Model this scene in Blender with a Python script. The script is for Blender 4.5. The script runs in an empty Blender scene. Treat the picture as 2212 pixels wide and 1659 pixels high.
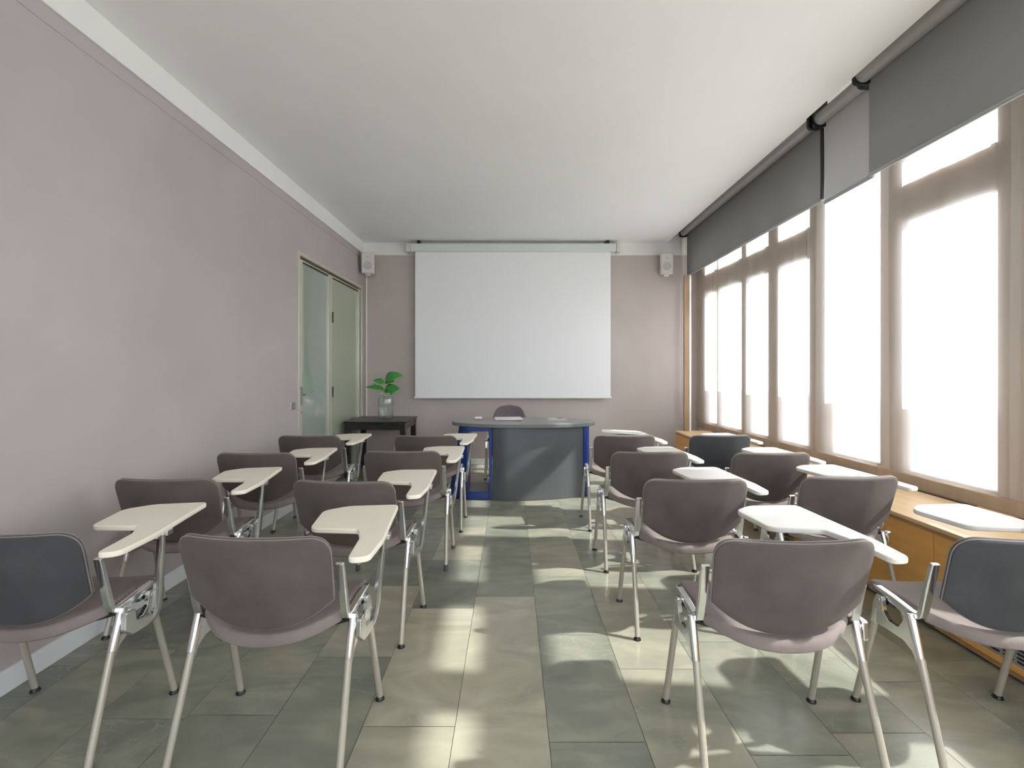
import bpy, bmesh, math, random
from mathutils import Vector, Matrix
R = math.radians
S = bpy.context.scene
C = S.collection

# ------------------------------------------------------------------ camera
F = 1020.0                       # focal length in pixels of the 2212x1659 frame
cam_d = bpy.data.cameras.new('camera')
cam_d.sensor_fit = 'HORIZONTAL'
cam_d.sensor_width = 36.0
cam_d.lens = F / 2212.0 * 36.0
cam_d.shift_x = 1.0 / 2212.0
cam_d.shift_y = -29.5 / 2212.0
cam_d.clip_start = 0.05
cam = bpy.data.objects.new('camera', cam_d)
C.objects.link(cam)
cam.location = (0, 0, 1.26)
cam.rotation_euler = (R(90), 0, 0)
S.camera = cam

# ------------------------------------------------------------------ world, sun, exposure
W = bpy.data.worlds.new('sky')
S.world = W
W.use_nodes = True
wn = W.node_tree
_tc = wn.nodes.new('ShaderNodeTexCoord'); _sp = wn.nodes.new('ShaderNodeSeparateXYZ')
_mr = wn.nodes.new('ShaderNodeMapRange'); _mr.inputs[1].default_value = -.08; _mr.inputs[2].default_value = .04
_mx = wn.nodes.new('ShaderNodeMixRGB')
_mx.inputs[1].default_value = (0.575, 0.60, 0.65, 1)      # sunlit ground and facades below the horizon
_mx.inputs[2].default_value = (0.925, 0.97, 1.07, 1)      # bright hazy sky
wn.links.new(_tc.outputs['Generated'], _sp.inputs[0]); wn.links.new(_sp.outputs[2], _mr.inputs[0])
wn.links.new(_mr.outputs[0], _mx.inputs[0]); wn.links.new(_mx.outputs[0], wn.nodes['Background'].inputs[0])
wn.nodes['Background'].inputs[1].default_value = 3.4
sd = bpy.data.lights.new('sun', 'SUN')
sd.energy = 10.5
sd.angle = R(1.1)
sd.color = (1.0, 0.98, 0.95)
sun = bpy.data.objects.new('sun', sd)
C.objects.link(sun)
sun.location = (6, 1, 6)
sun.rotation_euler = Vector((1.12, -0.10, 1.0)).to_track_quat('Z', 'Y').to_euler()
S.view_settings.view_transform = 'Standard'
S.view_settings.look = 'None'
S.view_settings.gamma = 1.0
S.view_settings.exposure = 0.88
S.cycles.max_bounces = 10
S.cycles.diffuse_bounces = 7
S.cycles.transparent_max_bounces = 16
S.cycles.sample_clamp_indirect = 6.0

# ------------------------------------------------------------------ materials
def mat(name, col, rough=0.5, metal=0.0, spec=0.5, coat=0.0, sheen=0.0):
    m = bpy.data.materials.new(name)
    m.use_nodes = True
    b = m.node_tree.nodes['Principled BSDF']
    b.inputs['Base Color'].default_value = (*col, 1)
    b.inputs['Roughness'].default_value = rough
    b.inputs['Metallic'].default_value = metal
    b.inputs['Specular IOR Level'].default_value = spec
    b.inputs['Coat Weight'].default_value = coat
    b.inputs['Sheen Weight'].default_value = sheen
    return m

def nd(m, t, **kw):
    n = m.node_tree.nodes.new(t)
    for k, v in kw.items():
        setattr(n, k, v)
    return n

def lk(m, a, b):
    m.node_tree.links.new(a, b)

def noisy(m, c1, c2, scale=6.0, detail=4.0, bump=0.0, bscale=None, stretch=None, coords='Object', lo=0.35, hi=0.65, bdist=0.002):
    """mix two colours by noise, optional bump"""
    b = m.node_tree.nodes['Principled BSDF']
    tc = nd(m, 'ShaderNodeTexCoord')
    mp = nd(m, 'ShaderNodeMapping')
    if stretch:
        mp.inputs['Scale'].default_value = stretch
    lk(m, tc.outputs[coords], mp.inputs[0])
    n = nd(m, 'ShaderNodeTexNoise')
    n.inputs['Scale'].default_value = scale
    n.inputs['Detail'].default_value = detail
    lk(m, mp.outputs[0], n.inputs[0])
    r = nd(m, 'ShaderNodeValToRGB')
    r.color_ramp.elements[0].color = (*c1, 1)
    r.color_ramp.elements[1].color = (*c2, 1)
    r.color_ramp.elements[0].position = lo
    r.color_ramp.elements[1].position = hi
    lk(m, n.outputs[0], r.inputs[0])
    lk(m, r.outputs[0], b.inputs['Base Color'])
    if bump:
        n2 = nd(m, 'ShaderNodeTexNoise')
        n2.inputs['Scale'].default_value = bscale or scale * 8
        n2.inputs['Detail'].default_value = 3
        lk(m, mp.outputs[0], n2.inputs[0])
        bp = nd(m, 'ShaderNodeBump')
        bp.inputs['Strength'].default_value = bump
        bp.inputs['Distance'].default_value = bdist
        lk(m, n2.outputs[0], bp.inputs['Height'])
        lk(m, bp.outputs[0], b.inputs['Normal'])
    return m

M = {}
M['wall'] = noisy(mat('mauve_paint', (.5, .45, .43), .75, spec=.25), (.44, .395, .395), (.48, .43, .428), 1.6, 6, .25, 14)
M['wall_back'] = noisy(mat('taupe_paint', (.5, .45, .43), .75, spec=.25), (.50, .435, .41), (.55, .48, .455), 1.6, 6, .25, 14)
M['white_paint'] = noisy(mat('white_paint', (.8, .8, .78), .7, spec=.25), (.79, .79, .765), (.83, .825, .80), 1.0, 3, .1, 20)
M['ceiling'] = noisy(mat('ceiling_paint', (.78, .775, .75), .8, spec=.2), (.83, .83, .815), (.86, .86, .845), .8, 3, .1, 18)
M['skirting'] = mat('white_skirting', (.80, .82, .85), .35)
M['wood'] = noisy(mat('honey_wood', (.6, .36, .15), .42, spec=.35), (.80, .42, .12), (.88, .49, .155), 3.0, 6, .05, 40, (6, .6, 6))
M['wood_top'] = noisy(mat('pale_honey_wood', (.7, .5, .27), .35), (.68, .46, .235), (.76, .54, .30), 3.0, 6, .05, 40, (6, .6, 6))
M['wood_edge'] = noisy(mat('dark_honey_wood', (.4, .24, .1), .45), (.36, .20, .075), (.45, .27, .11), 3.0, 6, .05, 40, (6, .6, 6))
M['beige_wood'] = noisy(mat('pale_wood', (.5, .38, .28), .55), (.45, .34, .245), (.52, .40, .30), 3.0, 5, .0, 40, (6, 6, .6))
M['brown_wood'] = noisy(mat('brown_stained_wood', (.3, .2, .13), .5), (.25, .165, .095), (.32, .215, .13), 3.0, 5, .0, 40, (6, 6, .6))
M['alu'] = noisy(mat('polished_cast_aluminium', (.80, .81, .82), .2, 1.0), (.74, .75, .77), (.86, .865, .87), 9, 3, .12, 30, bdist=.001)
M['steel'] = mat('brushed_steel', (.62, .62, .60), .3, 1.0)
M['leg'] = noisy(mat('warm_grey_leg_enamel', (.5, .47, .41), .32, .35), (.47, .435, .37), (.52, .485, .42), 4, 2)
M['black'] = mat('black_plastic', (.012, .012, .013), .3)
M['rubber'] = mat('grey_rubber', (.09, .09, .095), .6)
M['tablet'] = noisy(mat('cream_laminate', (.80, .77, .69), .38), (.88, .815, .69), (.91, .85, .73), 3, 2)
M['tablet_cool'] = noisy(mat('off_white_laminate', (.80, .79, .75), .38), (.76, .735, .69), (.79, .77, .73), 3, 2)
M['desk_grey'] = noisy(mat('slate_grey_laminate', (.10, .11, .12), .42), (.098, .108, .118), (.118, .128, .137), 2, 3)
M['desk_top'] = noisy(mat('grey_desk_laminate', (.17, .18, .175), .28), (.165, .175, .17), (.19, .20, .195), 2, 3)
M['blue'] = mat('royal_blue_lacquer', (.008, .038, .24), .3)
M['dark_wood'] = noisy(mat('black_brown_wood', (.02, .017, .016), .3), (.013, .011, .011), (.028, .023, .022), 5, 4, .05, 60, (1, 6, 6))
M['screen'] = mat('projection_fabric', (.86, .86, .875), .6, spec=.2)
M['screen_case'] = mat('screen_case_metal', (.66, .70, .68), .4)
M['blind_tube'] = mat('grey_roller_sleeve', (.46, .455, .45), .35, .2)
M['speaker'] = mat('ivory_plastic', (.66, .62, .58), .45)
M['grille'] = noisy(mat('speaker_mesh', (.52, .50, .47), .6), (.42, .40, .38), (.60, .57, .54), 260, 1)
M['frame'] = mat('champagne_aluminium', (.60, .57, .49), .35, .3)
M['frame_white'] = mat('white_frame', (.80, .80, .78), .4)
M['plastic_white'] = mat('white_plastic', (.78, .77, .74), .35)
M['switch_grey'] = mat('grey_switch_key', (.22, .23, .25), .35)
M['paper'] = mat('pale_pink_paper', (.80, .72, .76), .7)
M['paper_white'] = mat('white_card', (.85, .83, .84), .6)
M['pink_band'] = mat('rose_card', (.66, .36, .43), .6)
M['grout'] = mat('dark_joint', (.09, .09, .075), .8)
M['vent_metal'] = mat('grey_vent_metal', (.42, .43, .43), .4, .4)
M['chair_shell'] = noisy(mat('mauve_grey_upholstery', (.15, .12, .13), .8, sheen=.3), (.13, .105, .12), (.165, .135, .15), 90, 2)
M['concrete'] = noisy(mat('pale_render', (.6, .58, .54), .8), (.55, .53, .5), (.63, .61, .57), 2, 4)

def fabric(name, c1, c2):
    m = mat(name, c1, .85, spec=.2, sheen=.08)
    b = m.node_tree.nodes['Principled BSDF']
    b.inputs['Sheen Roughness'].default_value = .5
    tc = nd(m, 'ShaderNodeTexCoord')
    n = nd(m, 'ShaderNodeTexNoise'); n.inputs['Scale'].default_value = 5; n.inputs['Detail'].default_value = 3
    lk(m, tc.outputs['Object'], n.inputs[0])
    mp = nd(m, 'ShaderNodeMapping'); mp.inputs['Rotation'].default_value = (0.3, R(38), 0)
    lk(m, tc.outputs['Object'], mp.inputs[0])
    w = nd(m, 'ShaderNodeTexWave'); w.inputs['Scale'].default_value = 95; w.inputs['Distortion'].default_value = .6
    w.inputs['Detail'].default_value = 1
    lk(m, mp.outputs[0], w.inputs[0])
    ad = nd(m, 'ShaderNodeMath', operation='MULTIPLY_ADD')
    lk(m, w.outputs['Fac'], ad.inputs[0]); ad.inputs[1].default_value = .35
    lk(m, n.outputs[0], ad.inputs[2])
    r = nd(m, 'ShaderNodeValToRGB')
    r.color_ramp.elements[0].color = (*c1, 1); r.color_ramp.elements[1].color = (*c2, 1)
    r.color_ramp.elements[0].position = .4; r.color_ramp.elements[1].position = .95
    lk(m, ad.outputs[0], r.inputs[0]); lk(m, r.outputs[0], b.inputs['Base Color'])
    bp = nd(m, 'ShaderNodeBump'); bp.inputs['Strength'].default_value = .35; bp.inputs['Distance'].default_value = .001
    lk(m, w.outputs['Fac'], bp.inputs['Height']); lk(m, bp.outputs[0], b.inputs['Normal'])
    return m
M['taupe'] = fabric('taupe_wool_twill', (.084, .067, .063), (.145, .119, .111))
M['seat_fab'] = fabric('light_taupe_wool_twill', (.18, .145, .137), (.27, .225, .212))
M['slate'] = fabric('shade_tinted_taupe_twill', (.046, .048, .054), (.082, .085, .093))  # taupe twill darkened and cooled: shade on some backs put into the colour
M['piping'] = mat('light_piping', (.21, .18, .165), .7, sheen=.3)

# sheer curtain cloth: part of the light goes straight through, part is scattered
def sheer(name, tint, through):
    m = bpy.data.materials.new(name); m.use_nodes = True
    nt = m.node_tree; nt.nodes.clear()
    out = nd(m, 'ShaderNodeOutputMaterial')
    tr = nd(m, 'ShaderNodeBsdfTransparent'); tr.inputs[0].default_value = (1, 1, 1, 1)
    tl = nd(m, 'ShaderNodeBsdfTranslucent'); tl.inputs[0].default_value = (*tint, 1)
    df = nd(m, 'ShaderNodeBsdfDiffuse'); df.inputs[0].default_value = (*tint, 1)
    m1 = nd(m, 'ShaderNodeMixShader'); m1.inputs[0].default_value = .42
    lk(m, tl.outputs[0], m1.inputs[1]); lk(m, df.outputs[0], m1.inputs[2])
    m2 = nd(m, 'ShaderNodeMixShader'); m2.inputs[0].default_value = through
    lk(m, m1.outputs[0], m2.inputs[1]); lk(m, tr.outputs[0], m2.inputs[2])
    lk(m, m2.outputs[0], out.inputs[0])
    return m
M['sheer'] = sheer('sheer_white_voile', (.90, .88, .86), .40)

def blind_cloth(name, col):
    m = bpy.data.materials.new(name); m.use_nodes = True
    nt = m.node_tree; nt.nodes.clear()
    out = nd(m, 'ShaderNodeOutputMaterial')
    tl = nd(m, 'ShaderNodeBsdfTranslucent'); tl.inputs[0].default_value = (*[c * 1.1 for c in col], 1)
    df = nd(m, 'ShaderNodeBsdfDiffuse'); df.inputs[0].default_value = (*col, 1)
    tc = nd(m, 'ShaderNodeTexCoord')
    n = nd(m, 'ShaderNodeTexNoise'); n.inputs['Scale'].default_value = 300
    lk(m, tc.outputs['Object'], n.inputs[0])
    bp = nd(m, 'ShaderNodeBump'); bp.inputs['Strength'].default_value = .15; bp.inputs['Distance'].default_value = .001
    lk(m, n.outputs[0], bp.inputs['Height']); lk(m, bp.outputs[0], df.inputs['Normal'])
    m1 = nd(m, 'ShaderNodeMixShader'); m1.inputs[0].default_value = .88
    lk(m, tl.outputs[0], m1.inputs[1]); lk(m, df.outputs[0], m1.inputs[2])
    lk(m, m1.outputs[0], out.inputs[0])
    return m
M['blind'] = blind_cloth('grey_screen_cloth', (.27, .26, .262))
M['blind_light'] = blind_cloth('light_grey_screen_cloth', (.50, .485, .485))

def pane_glass():
    m = bpy.data.materials.new('clear_window_glass'); m.use_nodes = True
    nt = m.node_tree; nt.nodes.clear()
    out = nd(m, 'ShaderNodeOutputMaterial')
    tr = nd(m, 'ShaderNodeBsdfTransparent'); tr.inputs[0].default_value = (.97, .99, .98, 1)
    gl = nd(m, 'ShaderNodeBsdfGlossy'); gl.inputs['Roughness'].default_value = .02
    mx = nd(m, 'ShaderNodeMixShader'); mx.inputs[0].default_value = .06
    lk(m, tr.outputs[0], mx.inputs[1]); lk(m, gl.outputs[0], mx.inputs[2]); lk(m, mx.outputs[0], out.inputs[0])
    return m
M['pane'] = pane_glass()

def frosted(name, c1, c2):
    m = mat(name, c1, .07, spec=1.0, coat=1.0)
    b = m.node_tree.nodes['Principled BSDF']
    tc = nd(m, 'ShaderNodeTexCoord'); n = nd(m, 'ShaderNodeTexNoise'); n.inputs['Scale'].default_value = .7
    lk(m, tc.outputs['Object'], n.inputs[0])
    r = nd(m, 'ShaderNodeValToRGB'); r.color_ramp.elements[0].color = (*c1, 1); r.color_ramp.elements[1].color = (*c2, 1)
    r.color_ramp.elements[0].position = .4; r.color_ramp.elements[1].position = .6
    lk(m, n.outputs[0], r.inputs[0]); lk(m, r.outputs[0], b.inputs['Base Color'])
    return m
M['frost1'] = frosted('blue_green_frosted_glass', (.345, .42, .375), (.39, .46, .41))
M['frost2'] = frosted('olive_green_frosted_glass', (.37, .43, .32), (.42, .48, .36))

def jar_glass():
    m = bpy.data.materials.new('clear_jar_glass'); m.use_nodes = True
    nt = m.node_tree; nt.nodes.clear()
    out = nd(m, 'ShaderNodeOutputMaterial')
    tr = nd(m, 'ShaderNodeBsdfTransparent'); tr.inputs[0].default_value = (.93, .95, .945, 1)
    gl = nd(m, 'ShaderNodeBsdfGlossy'); gl.inputs['Roughness'].default_value = .04
    df = nd(m, 'ShaderNodeBsdfDiffuse'); df.inputs[0].default_value = (.85, .88, .87, 1)
    lw = nd(m, 'ShaderNodeLayerWeight'); lw.inputs[0].default_value = .35
    m0 = nd(m, 'ShaderNodeMixShader'); m0.inputs[0].default_value = .12
    lk(m, gl.outputs[0], m0.inputs[1]); lk(m, df.outputs[0], m0.inputs[2])
    mx = nd(m, 'ShaderNodeMixShader')
    mth = nd(m, 'ShaderNodeMath', operation='MULTIPLY_ADD'); mth.inputs[1].default_value = .6; mth.inputs[2].default_value = .04
    lk(m, lw.outputs['Facing'], mth.inputs[0]); lk(m, mth.outputs[0], mx.inputs[0])
    lk(m, tr.outputs[0], mx.inputs[1]); lk(m, m0.outputs[0], mx.inputs[2]); lk(m, mx.outputs[0], out.inputs[0])
    return m
M['jar'] = jar_glass()
def sun_diffuser():  # added film that scatters the direct sun in the lower panes
    m = bpy.data.materials.new('added_sun_diffuser_film'); m.use_nodes = True
    nt = m.node_tree; nt.nodes.clear()
    out = nd(m, 'ShaderNodeOutputMaterial')
    tl = nd(m, 'ShaderNodeBsdfTranslucent'); tl.inputs[0].default_value = (.5, .5, .5, 1)
    gl = nd(m, 'ShaderNodeBsdfGlossy'); gl.inputs['Roughness'].default_value = .2
    mx = nd(m, 'ShaderNodeMixShader'); mx.inputs[0].default_value = .04
    lk(m, tl.outputs[0], mx.inputs[1]); lk(m, gl.outputs[0], mx.inputs[2]); lk(m, mx.outputs[0], out.inputs[0])
    return m
M['sun_diffuser'] = sun_diffuser()

def leaf_mat():
    m = mat('green_leaf', (.03, .25, .03), .4)
    b = m.node_tree.nodes['Principled BSDF']
    uv = nd(m, 'ShaderNodeTexCoord')
    w = nd(m, 'ShaderNodeTexWave'); w.wave_type = 'BANDS'; w.bands_direction = 'DIAGONAL'
    w.inputs['Scale'].default_value = 4.0; w.inputs['Distortion'].default_value = 1.2
    lk(m, uv.outputs['UV'], w.inputs[0])
    r = nd(m, 'ShaderNodeValToRGB')
    r.color_ramp.elements[0].color = (.012, .15, .02, 1); r.color_ramp.elements[1].color = (.10, .42, .08, 1)
    lk(m, w.outputs['Fac'], r.inputs[0]); lk(m, r.outputs[0], b.inputs['Base Color'])
    return m
M['leaf'] = leaf_mat()
M['stem'] = mat('pale_green_stem', (.35, .45, .2), .5)
M['twig'] = mat('dark_twig', (.02, .03, .02), .6)

def slate_floor():
    m = mat('slate_tiles', (.3, .3, .26), .2, spec=.5)
    b = m.node_tree.nodes['Principled BSDF']
    at = nd(m, 'ShaderNodeAttribute'); at.attribute_name = 'tone'
    rn = nd(m, 'ShaderNodeAttribute'); rn.attribute_name = 'rnd'
    tc = nd(m, 'ShaderNodeTexCoord')
    # every slab has its own piece of stone: shift the coordinates by a per-slab value
    cx = nd(m, 'ShaderNodeCombineXYZ')
    k1 = nd(m, 'ShaderNodeMath', operation='MULTIPLY'); k1.inputs[1].default_value = 37
    k2 = nd(m, 'ShaderNodeMath', operation='MULTIPLY'); k2.inputs[1].default_value = 91
    lk(m, rn.outputs['Fac'], k1.inputs[0]); lk(m, rn.outputs['Fac'], k2.inputs[0])
    lk(m, k1.outputs[0], cx.inputs[0]); lk(m, k2.outputs[0], cx.inputs[1])
    va = nd(m, 'ShaderNodeVectorMath', operation='ADD')
    lk(m, tc.outputs['Object'], va.inputs[0]); lk(m, cx.outputs[0], va.inputs[1])
    mp = nd(m, 'ShaderNodeMapping'); mp.inputs['Rotation'].default_value = (0, 0, R(-35)); mp.inputs['Scale'].default_value = (1, 2.2, 1)
    lk(m, va.outputs[0], mp.inputs[0])
    n1 = nd(m, 'ShaderNodeTexNoise'); n1.inputs['Scale'].default_value = 2.2; n1.inputs['Detail'].default_value = 9; n1.inputs['Distortion'].default_value = 1.3
    lk(m, mp.outputs[0], n1.inputs[0])
    # thin cleft veins
    n2 = nd(m, 'ShaderNodeTexNoise'); n2.inputs['Scale'].default_value = 2.6; n2.inputs['Detail'].default_value = 5; n2.inputs['Distortion'].default_value = 2.2
    lk(m, mp.outputs[0], n2.inputs[0])
    s1 = nd(m, 'ShaderNodeMath', operation='SUBTRACT'); s1.inputs[1].default_value = .5
    a1 = nd(m, 'ShaderNodeMath', operation='ABSOLUTE')
    mr = nd(m, 'ShaderNodeMapRange'); mr.inputs[1].default_value = 0; mr.inputs[2].default_value = .012; mr.inputs[3].default_value = .8; mr.inputs[4].default_value = 0
    lk(m, n2.outputs[0], s1.inputs[0]); lk(m, s1.outputs[0], a1.inputs[0]); lk(m, a1.outputs[0], mr.inputs[0])
    # tone = attribute + noise
    t1 = nd(m, 'ShaderNodeMath', operation='MULTIPLY_ADD'); t1.inputs[1].default_value = 1.0
    s2 = nd(m, 'ShaderNodeMath', operation='SUBTRACT'); s2.inputs[1].default_value = .5
    lk(m, n1.outputs[0], s2.inputs[0]); lk(m, s2.outputs[0], t1.inputs[0]); lk(m, at.outputs['Fac'], t1.inputs[2])
    r = nd(m, 'ShaderNodeValToRGB')
    e = r.color_ramp.elements
    e[0].position = 0; e[0].color = (.165, .178, .152, 1)
    e[1].position = 1; e[1].color = (.50, .46, .365, 1)
    x = e.new(.35); x.color = (.255, .26, .208, 1)
    x = e.new(.65); x.color = (.37, .352, .27, 1)
    lk(m, t1.outputs[0], r.inputs[0])
    mx = nd(m, 'ShaderNodeMixRGB'); mx.inputs[2].default_value = (.42, .43, .35, 1)
    n3 = nd(m, 'ShaderNodeTexNoise'); n3.inputs['Scale'].default_value = 1.7
    lk(m, va.outputs[0], n3.inputs[0])
    r3 = nd(m, 'ShaderNodeMapRange'); r3.inputs[1].default_value = .45; r3.inputs[2].default_value = .65; r3.inputs[3].default_value = 0; r3.inputs[4].default_value = .5
    lk(m, n3.outputs[0], r3.inputs[0])
    vm = nd(m, 'ShaderNodeMath', operation='MULTIPLY'); lk(m, mr.outputs[0], vm.inputs[0]); lk(m, r3.outputs[0], vm.inputs[1])
    lk(m, vm.outputs[0], mx.inputs[0]); lk(m, r.outputs[0], mx.inputs[1]); lk(m, mx.outputs[0], b.inputs['Base Color'])
    rr = nd(m, 'ShaderNodeMapRange'); rr.inputs[3].default_value = .13; rr.inputs[4].default_value = .30
    lk(m, n1.outputs[0], rr.inputs[0]); lk(m, rr.outputs[0], b.inputs['Roughness'])
    bp = nd(m, 'ShaderNodeBump'); bp.inputs['Strength'].default_value = .12; bp.inputs['Distance'].default_value = .003
    lk(m, n1.outputs[0], bp.inputs['Height']); lk(m, bp.outputs[0], b.inputs['Normal'])
    return m
M['slate_floor'] = slate_floor()

# ------------------------------------------------------------------ mesh helpers
def obj(name, bm, m, parent=None, smooth=False, bevel=0.0, seg=2):
    me = bpy.data.meshes.new(name)
    bmesh.ops.recalc_face_normals(bm, faces=bm.faces)
    bm.to_mesh(me); bm.free()
    ms = m if isinstance(m, (list, tuple)) else [m]
    for x in ms:
        me.materials.append(x)
    o = bpy.data.objects.new(name, me)
    C.objects.link(o)
    if parent:
        o.parent = parent
    if smooth:
        for p in me.polygons:
            p.use_smooth = True
        try:
            me.set_sharp_from_angle(angle=R(40))
        except Exception:
            pass
    if bevel:
        md = o.modifiers.new('bevel', 'BEVEL'); md.width = bevel; md.segments = seg
        md.limit_method = 'ANGLE'; md.angle_limit = R(35)
    return o

def tag(o, label, cat, group=None):
    o['label'] = label; o['category'] = cat
    if group:
        o['group'] = group
    return o

def thing(name, label, cat, loc=(0, 0, 0), rz=0.0, group=None):
    o = bpy.data.objects.new(name, None); C.objects.link(o)
    o.empty_display_size = .1
    o.location = loc; o.rotation_euler = (0, 0, rz)
    return tag(o, label, cat, group)

def struct(o):
    o['kind'] = 'structure'
    return o

def box(bm, x0, x1, y0, y1, z0, z1):
    vs = [bm.verts.new((x, y, z)) for z in (z0, z1) for (x, y) in ((x0, y0), (x1, y0), (x1, y1), (x0, y1))]
    fs = [(0, 3, 2, 1), (4, 5, 6, 7), (0, 1, 5, 4), (1, 2, 6, 5), (2, 3, 7, 6), (3, 0, 4, 7)]
    out = [bm.faces.new([vs[i] for i in f]) for f in fs]
    return out

def prism(bm, plan, z0, z1):
    """vertical prism over a plan polygon [(x,y)...]"""
    a = [bm.verts.new((x, y, z0)) for x, y in plan]
    b = [bm.verts.new((x, y, z1)) for x, y in plan]
    n = len(plan)
    bm.faces.new(a[::-1]); bm.faces.new(b)
    for i in range(n):
        bm.faces.new((a[i], a[(i + 1) % n], b[(i + 1) % n], b[i]))

def extrude_x(bm, prof, x0, x1):
    a = [bm.verts.new((x0, y, z)) for y, z in prof]
    b = [bm.verts.new((x1, y, z)) for y, z in prof]
    n = len(prof)
    bm.faces.new(a); bm.faces.new(b[::-1])
    for i in range(n):
        bm.faces.new((a[i], b[i], b[(i + 1) % n], a[(i + 1) % n]))

def frames(pts):
    """parallel-transport frames along a polyline"""
    P = [Vector(p) for p in pts]
    T = []
    for i in range(len(P)):
        a = P[max(i - 1, 0)]; b = P[min(i + 1, len(P) - 1)]
        T.append((b - a).normalized())
    up = Vector((1, 0, 0)) if abs(T[0].x) < .9 else Vector((0, 0, 1))
    N = []
    n = (up - T[0] * up.dot(T[0])).normalized()
    for t in T:
        n = (n - t * n.dot(t)).normalized()
        N.append((t, n, t.cross(n)))
    return P, N

def tube(bm, pts, rad, seg=12, caps=True, shape='round'):
    """rad: number or list of numbers or (rn, rb) pairs; rn runs along the first normal (world x when possible)"""
    P, N = frames(pts)
    rs = rad if isinstance(rad, list) else [rad] * len(P)
    rings = []
    for p, (t, n, b), r in zip(P, N, rs):
        rn, rb = r if isinstance(r, tuple) else (r, r)
        ring = []
        if shape == 'rect':
            k = .72
            q = [(1, -k), (1, k), (k, 1), (-k, 1), (-1, k), (-1, -k), (-k, -1), (k, -1)]
            for a, c in q:
                ring.append(bm.verts.new(p + n * (rn * a) + b * (rb * c)))
        else:
            for i in range(seg):
                a = 2 * math.pi * i / seg
                ring.append(bm.verts.new(p + n * (rn * math.cos(a)) + b * (rb * math.sin(a))))
        rings.append(ring)
    m = len(rings[0])
    for r0, r1 in zip(rings[:-1], rings[1:]):
        for i in range(m):
            bm.faces.new((r0[i], r0[(i + 1) % m], r1[(i + 1) % m], r1[i]))
    if caps:
        bm.faces.new(rings[0][::-1]); bm.faces.new(rings[-1])

def lathe(bm, prof, cx=0, cy=0, seg=32, close=True):
    """prof: [(r,z)...]"""
    rings = []
    for r, z in prof:
        if r < 1e-6:
            rings.append([bm.verts.new((cx, cy, z))])
        else:
            rings.append([bm.verts.new((cx + r * math.cos(2 * math.pi * i / seg), cy + r * math.sin(2 * math.pi * i / seg), z)) for i in range(seg)])
    for a, b in zip(rings[:-1], rings[1:]):
        for i in range(seg):
            j = (i + 1) % seg
            if len(a) == 1 and len(b) == 1:
                continue
            if len(a) == 1:
                bm.faces.new((a[0], b[i], b[j]))
            elif len(b) == 1:
                bm.faces.new((a[i], a[j], b[0]))
            else:
                bm.faces.new((a[i], a[j], b[j], b[i]))

def round_poly(pts, n=6):
    """pts: [(a,b,r)] -> outline with rounded corners"""
    out = []
    k = len(pts)
    for i in range(k):
        p0 = Vector(pts[i - 1][:2]); p = Vector(pts[i][:2]); p1 = Vector(pts[(i + 1) % k][:2]); r = pts[i][2]
        if r <= 0:
            out.append(p); continue
        d0 = (p0 - p); d1 = (p1 - p)
        l0, l1 = d0.length, d1.length
        d0.normalize(); d1.normalize()
        ang = d0.angle(d1)
        t = min(r / math.tan(ang / 2), l0 * .48, l1 * .48)
        a = p + d0 * t; b = p + d1 * t
        for j in range(n + 1):
            s = j / n
            out.append(a * (1 - s) ** 2 + p * (2 * s * (1 - s)) + b * s ** 2)
    return out

def resample(pts, step):
    out = []
    k = len(pts)
    for i in range(k):
        a, b = pts[i], pts[(i + 1) % k]
        m = max(1, int(round((b - a).length / step)))
        for j in range(m):
            out.append(a.lerp(b, j / m))
    return out

def shell(bm, outline, fmap, fnorm, thick, rings=(1, .985, .955, .9, .75, .5, .25), centre=None):
    """padded shell: outline in 2D, fmap(a,b)->Vector mid surface, fnorm(a,b)->Vector"""
    c = centre or sum(outline, Vector((0, 0))) / len(outline)
    prof = {0: 0.0}
    def t(s):
        e = min(1.0, (1 - s) / .05)
        return thick * (.22 + .78 * math.sqrt(max(0, 1 - (1 - e) ** 2)))
    sides = []
    for sgn in (1, -1):
        rr = []
        for s in rings:
            ring = []
            for p in outline:
                q = c + (p - c) * s
                ring.append(bm.verts.new(fmap(q.x, q.y) + fnorm(q.x, q.y) * (sgn * t(s) * .5)))
            rr.append(ring)
        cv = bm.verts.new(fmap(c.x, c.y) + fnorm(c.x, c.y) * (sgn * thick * .5))
        n = len(outline)
        for a, b in zip(rr[:-1], rr[1:]):
            for i in range(n):
                j = (i + 1) % n
                bm.faces.new((a[i], a[j], b[j], b[i]))
        for i in range(n):
            bm.faces.new((rr[-1][i], rr[-1][(i + 1) % n], cv))
        sides.append(rr[0])
    n = len(outline)
    for i in range(n):
        j = (i + 1) % n
        bm.faces.new((sides[0][i], sides[1][i], sides[1][j], sides[0][j]))

# ------------------------------------------------------------------ the room
XL = -1.985      # left wall
YB = 6.33        # back wall
YR = -2.3        # rear wall, behind the camera
ZC = 2.97
def xwin(y):     # inner face of the window frames (the window wall is not quite square to the room)
    return 2.52 + .035 * (5.8 - y)
def xcur(y):     # curtain plane
    return xwin(y) - .032
def xedge(y):    # edge of the lowered ceiling
    return 2.086 - .0255 * (YB - y)

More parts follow.
